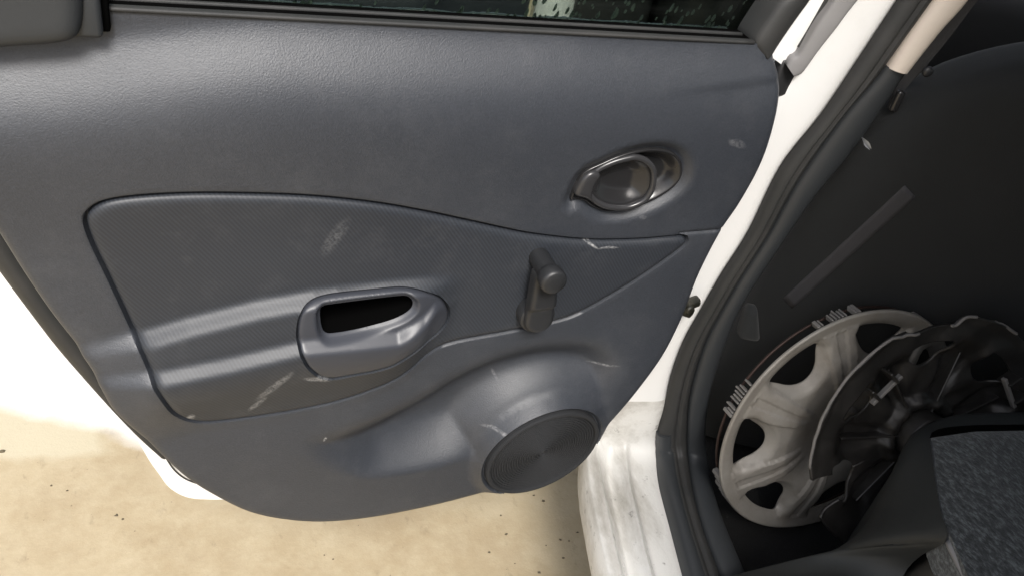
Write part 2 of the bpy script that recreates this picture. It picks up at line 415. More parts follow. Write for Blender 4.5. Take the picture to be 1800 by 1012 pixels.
c = m.mix(m.math('MULTIPLY', m.math('MULTIPLY', half(G3, G4, .10, 6, .02), .85), m.math('SUBTRACT', 1.0, half_x(on_plane(185, 700, np.zeros(3), UP), on_plane(185, 800, np.zeros(3), UP)))), c, (.56, .50, .36))
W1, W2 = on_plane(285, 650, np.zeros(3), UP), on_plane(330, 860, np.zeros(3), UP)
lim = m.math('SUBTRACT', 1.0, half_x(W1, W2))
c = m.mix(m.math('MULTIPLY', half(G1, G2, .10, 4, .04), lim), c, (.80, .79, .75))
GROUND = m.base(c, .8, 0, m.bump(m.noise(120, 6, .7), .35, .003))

# ------------------------------------------------------------------ ground
g = 240
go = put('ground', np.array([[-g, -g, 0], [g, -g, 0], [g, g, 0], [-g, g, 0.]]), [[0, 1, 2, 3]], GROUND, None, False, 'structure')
# grit and leaf crumbs lying on it
Vs, Fs, k = [], [], 0
spots = [(955, 880, 7), (938, 870, 4), (1030, 803, 6), (1000, 950, 4), (985, 948, 5), (960, 958, 3), (890, 938, 5), (990, 980, 4), (948, 1005, 6), (860, 970, 5),
         (905, 990, 3), (880, 905, 4), (4, 792, 9), (118, 862, 4), (205, 905, 6), (215, 912, 4), (90, 853, 4), (570, 975, 3), (585, 982, 3), (1015, 935, 4)]
for i in range(26): spots.append((random.uniform(0, 1060), random.uniform(800, 1012), random.uniform(.8, 2.2)))
for px, py, s_ in spots:
    c0 = on_plane(px, py, np.zeros(3), UP); rr = s_*.00062; nn = random.randint(5, 7); a0 = random.random()*6
    ring = [c0+np.array([math.cos(a0+2*math.pi*j/nn)*rr*random.uniform(.5, 1.4), math.sin(a0+2*math.pi*j/nn)*rr*random.uniform(.4, 1.1), .0006]) for j in range(nn)]
    Vs += ring+[c0+np.array([0, 0, rr*.6+.001])]
    Fs += [[k+j, k+(j+1) % nn, k+nn] for j in range(nn)]; k += nn+1
m = NM('grit'); GRIT = m.base(m.mix(m.noise(40, 3), (.05, .04, .025), (.16, .13, .08)), .9)
put('ground_grit', np.array(Vs), Fs, GRIT, None, False, 'stuff')

# ------------------------------------------------------------------ the open rear door
DOOR = thing('open_car_door', 'white rear car door swung open, dark grey inner panel with crank, pull pocket and speaker', 'car door', DOOR_ORG)
OUT_PX = [(1368, 108), (1371, 130), (1370, 152), (1355, 205), (1330, 280), (1295, 350), (1262, 402), (1228, 470), (1200, 545), (1165, 610), (1120, 680), (1080, 740),
          (1040, 790), (990, 830), (930, 852), (850, 870), (760, 890), (650, 908), (560, 915), (490, 910), (430, 896), (370, 867), (320, 835), (270, 790), (225, 740),
          (195, 700), (176, 660), (160, 630), (135, 595), (90, 538), (40, 465), (0, 400)]
out = np.array([door(x, y, .004+.022*float(S(600, 800, y)))[[0, 2]] for x, y in OUT_PX])
out = np.vstack([out, [[-.158, .88], [-.165, .95], [-.165, .985]]])
side = smooth_closed(out, .004, closed=False)
ztop = 1.0
OUTL = resample(np.vstack([side, [[-.163, ztop], [-.10, ztop]], np.stack([np.linspace(-.09, .58, 60), np.full(60, ztop)], 1), [[.607, .985]]]), .004)
SPC = np.array([.4416, .4386]); SPR = .084; SPN = np.array([.085, -.99, -.085]); SPN /= np.linalg.norm(SPN)
def H_spk(p): return .034-.086*(p[:, 0]-SPC[0])+.086*(p[:, 1]-SPC[1])
LOW_PX = [(524, 765), (538, 795), (578, 816), (640, 833), (700, 829), (770, 818), (820, 806)]
UP_PX = [(1092, 690), (1112, 640), (1075, 602), (980, 598), (880, 618), (790, 655), (720, 695), (640, 730), (570, 750)]
arc = np.radians(np.linspace(182, 28, 12))
SCO_LOW = np.vstack([dpoly(LOW_PX, .030), SPC+(SPR+.004)*np.stack([np.cos(arc), np.sin(arc)], 1)])
SCO_UP = dpoly(UP_PX, .028)
SCO = smooth_closed(np.vstack([SCO_LOW, SCO_UP]), .006)
tt = np.linspace(0, 2*math.pi, 120, endpoint=False)
SPK_C = SPC+SPR*np.stack([np.cos(tt), np.sin(tt)], 1)

def line_d(p, L):
    out_ = np.empty(len(p)); A = L[:-1]; D = L[1:]-A; L2 = (D**2).sum(1)+1e-18
    for k in range(0, len(p), 8000):
        q = p[k:k+8000, None, :]; t = np.clip(((q-A)*D).sum(2)/L2, 0, 1)
        out_[k:k+8000] = np.sqrt(((A+t[..., None]*D-q)**2).sum(2)).min(1)
    return out_
SCO_UP = np.vstack([SCO_LOW[-1:], SCO_UP, SCO_LOW[:1]])
gx0, gz0, gs = SCO[:, 0].min()-.03, SCO[:, 1].min()-.03, .0025
GX, GZ = np.meshgrid(np.arange(gx0, SCO[:, 0].max()+.03, gs), np.arange(gz0, SCO[:, 1].max()+.03, gs))
gp = np.stack([GX.ravel(), GZ.ravel()], 1)
_dl, _du = line_d(gp, SCO_LOW), line_d(gp, SCO_UP); _w = _dl+_du; _s = signed_dist(gp, SCO)
SG = (np.minimum(.34*_w, .046)*np.sin(np.pi*np.clip(_dl/_w, 0, 1)**.9)*(_s > 0)).reshape(GX.shape)
kr = np.exp(-.5*(np.arange(-24, 25)*gs/.019)**2); kr /= kr.sum()
for ax_ in (0, 1): SG = np.apply_along_axis(lambda r_: np.convolve(r_, kr, 'same'), ax_, SG)
def scoop_depth(p):
    fx = np.clip((p[:, 0]-gx0)/gs, 0, SG.shape[1]-1.001); fz = np.clip((p[:, 1]-gz0)/gs, 0, SG.shape[0]-1.001)
    i, j = fx.astype(int), fz.astype(int); a, b = fx-i, fz-j
    v = SG[j, i]*(1-a)*(1-b)+SG[j, i+1]*a*(1-b)+SG[j+1, i]*(1-a)*b+SG[j+1, i+1]*a*b
    up_ = S(.42, .50, p[:, 1]); return v*S(-.001-.008*up_, .010+.05*up_, signed_dist(p, SCO))
def zcurve(pts, off):
    P = dpoly(pts, off); o = np.argsort(P[:, 0]); P = P[o]; return lambda x: np.interp(x, P[:, 0], P[:, 1])
zA = zcurve([(60, 650), (150, 612), (235, 588), (330, 560), (450, 530), (550, 512), (680, 497), (800, 488), (900, 480)], .028)
zB = zcurve([(60, 725), (180, 690), (270, 668), (400, 642), (530, 612), (600, 606), (700, 596), (750, 572), (782, 545), (820, 520)], .050)
zC = zcurve([(60, 830), (200, 790), (340, 745), (500, 722), (640, 690), (720, 655), (790, 600), (830, 560), (900, 520)], .026)
XR = door(800, 520, .03)[0]; XL = door(250, 620, .03)[0]
def H_body(p):
    X, Zc = p[:, 0], p[:, 1]; zt = 1.0-Zc
    ze = np.clip(zt-.030*(1-S(-.14, .10, X)), 0, 1)
    h = .033*(1-.30*S(.15, .5, X))*(1-np.exp(-(ze/.042)**1.7))-.008*S(.08, .22, zt)+.010*S(.30, .52, zt)
    h = h+.004*S(.35, .6, X)*S(.05, .2, zt)*(1-S(.25, .4, zt))
    a, b, c_ = zA(X), zB(X), zC(X)
    b = np.minimum(b, a-.032); c_ = np.minimum(c_, b-.02)
    f = .016*S(.004, -.015, Zc-a)+.002*S(a-.012, b+.012, Zc)+.012*S(.009, -.007, Zc-b)
    f = f*(1-S(0, 1, np.clip((b-.006-Zc)/(b-.006-c_+.012), 0, 1)))
    amp = (1-S(XR-.055, XR+.012, X))*(.36+.64*S(XL-.05, XL+.02, X))
    h = h+f*amp
    h = h-scoop_depth(p)
    return h
def hpoly(pts, lift=0.):
    out_ = []
    for x, y in pts:
        o = .03
        for _ in range(6): o = .5*o+.5*(float(H_body(door(x, y, o)[[0, 2]][None])[0])+lift)
        out_.append(door(x, y, o)[[0, 2]])
    return np.array(out_)
INS_PX = [(152, 392), (158, 373), (185, 357), (240, 348), (330, 343), (420, 343), (540, 347), (650, 358), (740, 373), (830, 392), (920, 411), (1000, 421), (1060, 424),
          (1130, 422), (1192, 417), (1207, 421), (1200, 434), (1150, 471), (1090, 510), (1030, 544), (985, 562), (900, 581), (800, 600), (752, 622), (700, 664), (640, 690),
          (580, 708), (500, 724), (400, 738), (345, 740), (312, 728), (288, 702), (268, 662), (252, 622), (236, 580), (215, 535), (190, 482), (165, 430)]
INS = smooth_closed(hpoly(INS_PX), .004)
CUP_PX = [(527, 605), (524, 580), (530, 552), (545, 533), (575, 521), (640, 513), (712, 508), (758, 517), (780, 531), (788, 549), (782, 568), (763, 588), (722, 620), (680, 643),
          (620, 656), (575, 662), (547, 647), (533, 626)]
CUP = smooth_closed(hpoly(CUP_PX), .003)
SLOT_PX = [(562, 552), (568, 543), (580, 539), (640, 531), (700, 524), (720, 525), (730, 536), (724, 551), (695, 568), (640, 584), (592, 594), (572, 592), (564, 578)]
SLOT = smooth_closed(hpoly(SLOT_PX), .002)
BEZ_PX = [(1006, 357), (1011, 341), (1021, 319), (1034, 305), (1059, 293), (1091, 279), (1122, 270), (1151, 266), (1178, 269), (1196, 279), (1204, 297), (1201, 318), (1185, 337), (1159, 354),
          (1130, 367), (1099, 375), (1068, 377), (1045, 369), (1031, 359), (1017, 356)]
BEZ = smooth_closed(hpoly(BEZ_PX), .0022)
SEAM = np.array([door(1203, 419, .028)[[0, 2]], door(1268, 401, .015)[[0, 2]]])
CREASE = np.array([door(1225, 172, .03)[[0, 2]], door(1368, 152, .025)[[0, 2]]])
def seg_d(p, AB):
    A, B = AB; D = B-A; t = np.clip(((p-A)@D)/(D@D), 0, 1); return np.linalg.norm(A+t[:, None]*D-p, axis=1)
_d = (SEAM[1]-SEAM[0])/np.linalg.norm(SEAM[1]-SEAM[0]); _n = np.array([-_d[1], _d[0]])
SEAM_PTS = np.vstack([SEAM[0]+_d*t_+_n*o_ for t_ in np.arange(0, np.linalg.norm(SEAM[1]-SEAM[0]), .0025) for o_ in (-.003, -.0017, -.0007, .0007, .0017, .003)])
def H_card(p):
    h = H_body(p)
    h = h-.0095*S(-.0035, .0005, signed_dist(p, INS))
    d = signed_dist(p, OUTL)
    d = np.where(p[:, 1] > .985, np.minimum(d, .02)+S(.985, .999, p[:, 1])*.02, d)
    h = h-rnd(d, .013)*1.6
    sb = signed_dist(p, BEZ); h = h-.010*S(-.013, .002, sb)
    ds = SPR-np.linalg.norm(p-SPC, axis=1)
    bw = .018; k = S(-bw, -.002, ds); h = h*(1-k)+H_spk(p)*k-.006*S(-.0035, .000, ds)
    # panel joint from the insert tip to the hinge edge, and the low crease of the upper corner
    h = h-.0032*np.exp(-(seg_d(p, SEAM)/.0018)**2)
    A, B = CREASE; d_ = (B-A)/np.linalg.norm(B-A); nn = np.array([-d_[1], d_[0]]); al = (p-A)@d_
    h = h+.0028*S(-.003, .004, (p-A)@nn)*S(-.06, .08, al)*(1-S(.02, .06, (p-A)@nn))
    return h
holes = [offset_ring(BEZ, .002)[::1], SPC+(SPR-.002)*np.stack([np.cos(tt), np.sin(tt)], 1), offset_ring(INS, .012)]
holes = [resample(h, .004) for h in holes]
relief('door_card', OUTL, H_card, PLASTIC, DOOR, .0052,
       rings=[(OUTL, (.0022, .005, .009, .014)), (INS, (-.0045, -.003, -.0015, 0, .003)), (BEZ, (-.012, -.008, -.004, 0)), (SPK_C, (.0, -.002, -.0045, -.012))],
       holes=holes, back=.03, extra=[SEAM_PTS])
# ribbed insert round the armrest
def H_ins(p):
    s = signed_dist(p, INS); h = H_body(p)+.0020-rnd(s, .009)*.75
    sc_ = signed_dist(p, CUP); return h-.010*S(-.0025, .0008, sc_)
relief('trim_insert', offset_ring(INS, .0008), H_ins, TRIM, DOOR, .0042, rings=[(INS, (.0022, .004, .0065, .0095)), (CUP, (-.0025, -.001, .0003))],
       holes=[resample(offset_ring(CUP, .004), .003)], back=.0)
def H_cup(p):
    s = signed_dist(p, CUP); t = signed_dist(p, SLOT)
    h = H_body(p)+.0015-rnd(s, .004)*.9
    return h-.007*S(-.0055, .001, t)-.002*S(.0008, .002, t)
PULL = relief('pull_handle', offset_ring(CUP, .0006), H_cup, SMOOTHP, DOOR, .0024, rings=[(CUP, (.0013, .0026, .0045)), (SLOT, (-.008, -.0062, -.0047, -.0034, -.0022, -.0011, 0, .0007))], holes=[resample(offset_ring(SLOT, .0014), .002)], back=.01, open_holes=True)
relief('pocket_shade', resample(offset_ring(SLOT, -.004), .003), lambda p: np.full(len(p), -.0245), GAP_SHADE, PULL, .006, back=-.036)  # black skin paints the shade inside the pull slot

# interior opener: dished bezel, ring lever, concave paddle
def H_bez(p):
    s = signed_dist(p, BEZ); h0 = H_body(p)-.004
    X = p[:, 0]; xr = (X-BEZ[:, 0].min())/(BEZ[:, 0].max()-BEZ[:, 0].min())
    return h0-rnd(s, .003)-(.020-.006*xr)*S(.001, .017, s)
HAND = relief('inside_handle', offset_ring(BEZ, .0004), H_bez, GLOSSP, DOOR, .003, rings=[(BEZ, (.0012, .0024, .004))], back=.012)
RING_PX = [(1057, 305), (1081, 292), (1106, 283.5), (1122, 281), (1138, 286), (1149, 298), (1151, 314), (1147, 335), (1135, 354), (1114, 366), (1094, 370), (1070, 368), (1053, 361), (1043, 351), (1039, 338), (1044, 320)]
RG = smooth_closed(dpoly(RING_PX, .024), .0025)
cen = RG.mean(0)
hp = np.array([.0185]*len(RG))+.004*(RG[:, 0]-cen[0])/.05
put('lever_ring', *tube(np.stack([RG[:, 0], -hp, RG[:, 1]], 1), .0036, 12, True), RINGP, HAND)
def H_pad(p):
    s = signed_dist(p, RG); return .0175+.004*(p[:, 0]-cen[0])/.05-.011*S(.001, .022, s)
relief('lever_paddle', offset_ring(RG, .0006), H_pad, GLOSSP, HAND, .003, rings=[(RG, (.002, .004))], back=.006)
lug = dpoly([(1012, 345), (1022, 320), (1036, 306), (1052, 303), (1058, 312), (1048, 328), (1043, 350), (1050, 362), (1030, 352)], .022)
lug = smooth_closed(lug, .002)
relief('lever_pivot', lug, lambda p: .0225-rnd(signed_dist(p, lug), .006)*1.0, RINGP, HAND, .003, rings=[(lug, (.001, .002, .0035, .006))], back=.0)

# window crank: boss on the card, arm, free-turning knob
cr = door(947, 561, .040)[[0, 2]]; kn = door(976, 500, .072)[[0, 2]]
CRANK = put('window_crank', *lathe([(.0210, -.018), (.0210, -.036), (.0198, -.0375), (.017, -.038), (0, -.038)], [cr[0], 0, cr[1]], [0, -1, 0][0:3] if False else [0, 1, 0], 40), CRANKP, DOOR)
ax = kn-cr; L = np.linalg.norm(ax); ax /= L; nx_ = np.array([-ax[1], ax[0]])
th = np.linspace(-math.pi/2, math.pi/2, 15)
armo = np.vstack([cr-ax*0+np.outer(np.cos(th+math.pi), ax)*.0178+np.outer(np.sin(th+math.pi), nx_)*.0178,
                  kn-ax*.009+np.outer(np.cos(th), ax)*.0138+np.outer(np.sin(th), nx_)*.0138])
armo = resample(armo, .003)
def H_arm(p):
    t = np.clip(((p-cr)@ax)/L, -.3, 1.3)
    return .0455+.0065*S(.22, .36, t)+.001*t-rnd(signed_dist(p, armo), .006)
relief('crank_arm', armo, H_arm, CRANKP, CRANK, .003, rings=[(armo, (.0012, .0025, .004, .006))], back=-.0365)
put('crank_knob', *lathe([(.0105, .0), (.0120, -.050), (.0124, -.0525), (.0142, -.0545), (.0150, -.060), (.0150, -.067), (.0140, -.0698), (.0115, -.0712), (.006, -.0721), (0, -.0723)], [kn[0], 0, kn[1]], [0, 1, 0], 40), CRANKP, CRANK)

# speaker grille: rim, ringed mesh
def spk_prof():
    q_ = SPR-.0013-.0772; pr = [(.0772+q_, .030), (.0772+q_, .0), (.0762+q_, -.0025), (.0735+q_, -.0032), (.0708+q_, -.002), (.0700+q_, .0015)]
    r = .0692+q_
    while r > .004:
        pr += [(r, .0022), (r-.0006, .0003), (r-.0018, .0003), (r-.0024, .0022)]; r -= .0036
    pr.append((0, .0005)); return pr
SPO = np.array([SPC[0], -.034, SPC[1]]); SEX = X_-SPN*(SPN@X_); SEX /= np.linalg.norm(SEX); SEY = np.cross(SEX, -SPN)
SPKO = put('speaker_grille', *lathe(spk_prof(), SPO, -SPN, 96, SEX), SPK, DOOR)
SPKO.data.polygons.foreach_set('use_smooth', [False]*len(SPKO.data.polygons))
V, F = [], []; k = 0
r = .0677+.0055
while r > .006:                                # radial webs between the rings (the holes of the mesh)
    n = int(2*math.pi*r/.0040)
    for j in range(n):
        a = 2*math.pi*(j+.5*(round(r/.0036) % 2))/n; da = .0006/r
        for rr, aa in ((r-.0011, a-da), (r+.0011, a-da), (r+.0011, a+da), (r-.0011, a+da)):
            V.append(SPO+SPN*-.0007+rr*math.cos(aa)*SEX+rr*math.sin(aa)*SEY)
        F.append([k, k+1, k+2, k+3]); k += 4
    r -= .0036
put('speaker_mesh', np.array(V), F, SPK, SPKO, False, 'stuff')

# door shell (white steel) behind the card
SH_PX = [(1330, 150), (1240, 330), (1170, 480), (1120, 600), (1040, 720), (960, 790), (860, 830), (700, 870), (560, 890), (450, 860), (400, 854), (362, 853), (327, 849), (297, 832), (276, 804), (262, 784),
         (220, 715), (150, 640), (60, 540), (-20, 430)]
sh = dpoly(SH_PX, -.085); sh = np.vstack([sh, [[sh[-1, 0]-.05, .90], [sh[-1, 0]-.04, .945], [.56, .945]]])
SHL = resample(np.vstack([smooth_closed(sh[:-2], .006, closed=False), sh[-2:]]), .006)
def shell(name, poly, y0, y1, mat, parent, r=.008):
    V2, F = tri_region(poly, .03)
    d = signed_dist(V2, poly); 
    n = len(V2)
    inner = offset_ring(poly, r)
    V = np.vstack([np.stack([V2[:, 0], np.full(n, y0), V2[:, 1]], 1), np.stack([V2[:, 0], np.full(n, y1), V2[:, 1]], 1)])
    be = boundary_edges(F)
    Fa = [list(f) for f in F]+[[a+n for a in f[::-1]] for f in F]+[[b, a, a+n, b+n] for a, b in be]
    o = put(name, V, Fa, mat, parent)
    bv = o.modifiers.new('bevel', 'BEVEL'); bv.width = r; bv.segments = 3; bv.limit_method = 'ANGLE'; bv.angle_limit = R(50)
    return sharp(o, 50)
shell('door_shell', SHL, .062, .105, PAINT, DOOR, .012)
# hem flange drawn along the lower rear corner of the shell
hem = np.array([[*door(x, y, -.058)] for x, y in [(290, 800), (304, 822), (322, 838), (345, 848), (372, 853)]])
put('hem_seam', *tube(smooth_closed(hem, .004, closed=False), .0011, 8), RUBBER, DOOR)
# dark weatherstrip down the rear edge
ws_o = [(-60, 395), (0, 478), (50, 545), (100, 610), (150, 668), (195, 718), (240, 764), (275, 795)]
ws_i = [(-30, 330), (30, 440), (75, 505), (115, 560), (150, 615), (172, 655), (205, 705), (285, 790)]
A = smooth_closed(np.array([door(x, y, -.035) for x, y in ws_o]), .01, closed=False); B = smooth_closed(np.array([door(x+25, y, -.030) for x, y in ws_i]), .01, closed=False)
n = 40; A = resample(A, np.linalg.norm(np.diff(A, axis=0), axis=1).sum()/n, False); B = resample(B, np.linalg.norm(np.diff(B, axis=0), axis=1).sum()/n, False)
q = min(len(A), len(B)); A, B = A[:q], B[:q]
s_ = np.linspace(0, 1, 9)
P = A[:, None]*(1-s_[None, :, None])+B[:, None]*s_[None, :, None]
P[:, :, 1] += -(.012*np.sin(np.pi*np.clip(s_*1.25, 0, 1)))[None, :]
put('edge_weatherstrip', *solid_grid(P, np.broadcast_to([0, -1., 0], P.shape), .02), RUBBER, DOOR)

# belt line: lip, black bar for the shaded channel, wet outer seal, glass
XA, XB = -.03, .560
def hbar(name, x0, x1, y, z, ry, rz, mat, parent, tilt=0, n=40, wob=0):
    xs = np.linspace(x0, x1, n); a = np.linspace(0, 2*math.pi, 13)[:-1]
    P = np.array([[[x, y+ry*math.copysign(abs(math.cos(g))**.7, math.cos(g))+0, z+tilt*(x-x0)+rz*math.copysign(abs(math.sin(g))**.7, math.sin(g))+wob*random.uniform(-1, 1)] for g in a] for x in xs])
    P = np.concatenate([P, P[:, :1]], 1); V, F = grid_mesh(P)
    F += [list(range(12))[::-1], [(n-1)*13+k for k in range(12)]]
    return put(name, V, F, mat, parent)
hbar('belt_lip', -.045, .570, .002, 1.0006, .0045, .0022, RUBBER, DOOR)
hbar('belt_lip', -.045, .566, .0185, 1.0015, .0022, .0022, RUBBER, DOOR)
hbar('channel_shade_bar', -.05, .575, .021, .9995, .016, .0018, GAP_SHADE, DOOR)  # solid black bar painted as the shade of the open groove
GY = .040
zg = lambda px, py: door(px, py, -GY)
ga, gb = zg(300, 4), zg(1300, 70)
hbar('outer_belt_seal', -.05, .58, GY+.008, ga[2]-.004, .003, .0035, BLACKP, DOOR)
gb2 = zg(1323, 72); gt = zg(1500, -170)
glp = np.array([[-.13, .97], [gb2[0]+.006, .97], [gb2[0]+.008, 1.0], [gt[0], 1.25], [gt[0]-.06, 1.36], [.2, 1.42], [-.13, 1.40]])
V = np.array([[x, y, z] for y in (GY, GY+.0035) for x, z in glp]); k = len(glp)
F = [list(range(k)), list(range(2*k-1, k-1, -1))]+[[(i+1) % k, i, i+k, (i+1) % k+k] for i in range(k)]
GL = put('window_glass', V, F, GLASS, DOOR, False)
# the line of water lying along the outer seal, and drops on the outside of the pane
xs = np.linspace(-.03, .565, 200); zl = ga[2]+.0025
path = np.stack([xs, np.full(200, GY+.0055), zl+.0006*np.sin(xs*90)+rng.normal(0, .0003, 200)], 1)
put('water_line', *tube(path, (.0017+.0007*np.abs(np.sin(xs*37)))+rng.uniform(0, .0004, 200), 6), GLINT, GL)
V, F, k = [], [], 0
for i in range(330):
    if i < 26: x = random.uniform(-.02, .56); z = zl+random.uniform(-.001, .003); s_ = random.uniform(.0018, .0032); el = random.uniform(1, 1.8)
    else: x = random.choice([random.uniform(.0, .58), random.uniform(.3, .58)]); z = zl+.003+random.random()**1.3*.16; s_ = random.uniform(.0011, .0026); el = random.uniform(1.0, 2.4)
    for a in range(5):
        ph = a/4*math.pi/2
        for b in range(8):
            g_ = b/8*2*math.pi
            wz = math.sin(g_)*s_*el*math.cos(ph)
            V.append([x+math.cos(g_)*s_*math.cos(ph)*(1-.3*(wz > 0))+.25*wz, GY+.0035+math.sin(ph)*s_*.6, z+wz])
    for a in range(4):
        for b in range(8): F.append([k+a*8+b, k+a*8+(b+1) % 8, k+(a+1)*8+(b+1) % 8, k+(a+1)*8+b])
    k += 40
put('water_drops', np.array(V), F, GLINT, GL, True, 'stuff')

# strips seen between pixel edge curves, built on planes where they stand
def resamp_rows(L, Rr, n):
    L = resample(smooth_closed(L, 6., closed=False), 1, False); Rr = resample(smooth_closed(Rr, 6., closed=False), 1, False)
    i = np.linspace(0, 1, n)
    f = lambda A: np.stack([np.interp(i, np.linspace(0, 1, len(A)), A[:, k]) for k in range(2)], 1)
    return f(L), f(Rr)
def strip(name, L, Rr, P0, N, prof, mat, parent, n=70, th=.02, surf=None, m_=None):
    """solid strip between two edge curves on a surface; prof(s, t) gives its relief along N"""
    l, r_ = resamp_rows(np.array(L, float), np.array(Rr, float), n); m_ = m_ or 15
    s = np.linspace(0, 1, m_)
    P = np.zeros((n, m_, 3)); NN = np.zeros((n, m_, 3))
    for i in range(n):
        for j, sj in enumerate(s):
            px = l[i]*(1-sj)+r_[i]*sj
            if surf: P[i, j], NN[i, j] = surf(*px)
            else: P[i, j] = on_plane(*px, P0, N); NN[i, j] = N
            P[i, j] += NN[i, j]*prof(sj, px[1])
    return sharp(put(name, *solid_grid(P, NN, th), mat, parent), 60)
YN = np.array([0, -1., 0])
arch = lambda h, e=.5: (lambda s, y: h*max(0, (1-(2*s-1)**2))**e)
strip('window_run_seal', [(1500, -160), (1440, -80), (1385, -14), (1368, 2), (1345, 35), (1322, 72), (1326, 86), (1338, 97)], [(1560, -180), (1487, -80), (1430, -14), (1419, 2), (1390, 42), (1357, 90), (1350, 97), (1344, 99)],
      np.array([0, .004, 0]), YN, arch(.010), RUBBER, DOOR, 40, .03)
strip('window_frame', [(1540, -160), (1487, -80), (1430, -12), (1418, 2), (1390, 42), (1352, 98)], [(1610, -180), (1530, -90), (1474, -12), (1462, 2), (1425, 50), (1388, 124)],
      np.array([0, .020, 0]), YN, arch(.006, .4), PAINT, DOOR, 40, .04)
strip('frame_gap_shade', [(1590, -160), (1514, -80), (1463, -12), (1453, 2), (1425, 52), (1405, 85)], [(1606, -160), (1524, -80), (1470, -12), (1461, 2), (1430, 52), (1407, 86)],
      np.array([0, .010, 0]), YN, arch(.004), RUBBER, DOOR, 30, .01)  # dark strip standing in for the shaded gap beside the frame
put('corner_gap_shade', *bevbox(door(1376, 134, -.02), X_, Y_, Z_, .014, .008, .022, .004, 2), BLACKP, DOOR)  # black block standing in for the shaded gap at the card corner
# fixed-quarter trim at the rear end of the belt line
CT_PX = [(-90, -60), (60, -60), (146, -60), (147, 0), (145, 45), (138, 66), (124, 77), (95, 83), (40, 87), (0, 90), (-90, 98)]
ct = dpoly(CT_PX, .030); ctp = resample(np.vstack([smooth_closed(ct[2:], .004, closed=False), ct[:2]]), .004)
ctp = ctp[np.argsort(np.zeros(len(ctp)), kind='stable')]
relief('corner_trim', ctp, lambda p: .033-rnd(signed_dist(p, ctp), .012), DTRIM, DOOR, .006, rings=[(ctp, (.002, .004, .007, .012))], back=-.0)
c0 = door(163, 20, .012); put('corner_trim_tab', *bevbox(c0+np.array([-.006, .0, .004]), X_, Y_, Z_, .012, .010, .022, .004, 3), DTRIM, DOOR)
c0 = door(181, 24, .004); put('corner_notch_shade', *bevbox(c0+np.array([0, .004, .002]), X_, Y_, Z_, .0045, .010, .015, .002, 2), GAP_SHADE, DOOR)  # black block painted as the shade in the notch

# door check strap between door edge and pillar
a = door(1178, 546, .0); b = door(1229, 527, -.004); dd_ = (b-a)/np.linalg.norm(b-a); pp_ = np.cross(dd_, YN)
V1 = bevbox((a+b)/2, dd_, YN, pp_, np.linalg.norm(b-a)/2, .007, .0062, .004, 3)
a2 = door(1185, 540, .004); b2 = door(1214, 550, .004); d2_ = (b2-a2)/np.linalg.norm(b2-a2)
V2_ = bevbox((a2+b2)/2, d2_, YN, np.cross(d2_, YN), np.linalg.norm(b2-a2)/2, .006, .0055, .003, 3)
V3_ = lathe([(0, -.009), (.0055, -.009), (.0065, -.006), (.0065, .006), (.0055, .009), (0, .009)], a+(b-a)*.55-Y_*.004, Y_, 20)
CS = put('check_strap', *V1, GREASE, DOOR)
put('strap_link', *V2_, GREASE, CS); put('strap_rivet', *V3_, GREASE, CS)

# ------------------------------------------------------------------ the car body round the opening
BODY = thing('car_body', 'white car body with door opening, painted pillar, scuffed sill and black rubber seal', 'car', (*CW(.4, 0, 0)[:2], 0))
ZS = .352
def body_surf(px, py):
    P0 = HINGE+np.array([0, 0, .5]); Np = -fwdv
    r = ray(px, py); t1 = (Np@(P0-CAM))/(Np@r); t2 = (ZS-CAM[2])/r[2] if r[2] < 0 else 9e9
    k = .035; h = max(k-abs(t1-t2), 0)/k; t = min(t1, t2)-h*h*k*.25
    wgt = min(max(.5+.5*(t1-t2)/k, 0), 1)
    N = Np*(1-wgt)+UP*wgt; N = N/np.linalg.norm(N)
    return CAM+r*t, N
WL = [(2100, -760), (1800, -420), (1560, -100), (1487, 0), (1400, 110), (1345, 185), (1290, 290), (1232, 400), (1185, 500), (1130, 610), (1072, 710), (1035, 780), (1036, 830), (1045, 880), (1058, 945), (1073, 1012), (1090, 1090), (1150, 1350)]
WR = [(2260, -760), (1905, -500), (1642, -100), (1576, 0), (1514, 94), (1442, 201), (1371, 292), (1314, 407), (1267, 481), (1230, 545), (1200, 599), (1178, 660), (1166, 720), (1155, 760), (1157, 800), (1164, 850), (1184, 926), (1207, 1012), (1235, 1100), (1330, 1350)]
SR = [(2360, -760), (1990, -500), (1703, -100), (1633, 0), (1597, 50), (1536, 134), (1479, 201), (1401, 312), (1348, 407), (1301, 481), (1264, 545), (1237, 599), (1213, 680), (1206, 750), (1210, 830), (1229, 920), (1262, 1012), (1292, 1100), (1392, 1350)]
TR = [(2390, -760), (2025, -500), (1752, -80), (1691, 0), (1640, 66), (1585, 140), (1512, 245), (1442, 330), (1398, 390), (1348, 464), (1311, 521), (1285, 575), (1250, 680), (1240, 760), (1248, 840), (1268, 910), (1310, 1012), (1345, 1100), (1455, 1350)]
def prof_white(s, y):
    k = float(S(740, 850, y)); v = .006*(1-(2*s-1)**6)-.009*k
    v += k*(.010*math.exp(-((s-.13)/.05)**2)-.012*math.exp(-((s-.32)/.08)**2)+.010*math.exp(-((s-.52)/.05)**2))
    return v
def split_y(curve, y, above):
    C_ = np.array(curve, float); o = C_[:, 1] <= y if above else C_[:, 1] >= y
    k = np.interp(y, C_[:, 1], C_[:, 0]); Q = C_[o]
    return np.vstack([Q, [[k, y]]]) if above else np.vstack([[[k, y]], Q])
strip('b_pillar', split_y(WL, 700, True), split_y(WR, 700, True), None, None, prof_white, PAINT, BODY, 90, .05, body_surf, 15)
strip('sill', split_y(WL, 700, False), split_y(WR, 700, False), None, None, prof_white, SILLP, BODY, 60, .06, body_surf, 40)
def prof_seal(s, y): return .004+.011*max(0, 1-(2*s-1)**2)**.5-.005*math.exp(-((s-.62)/.07)**2)
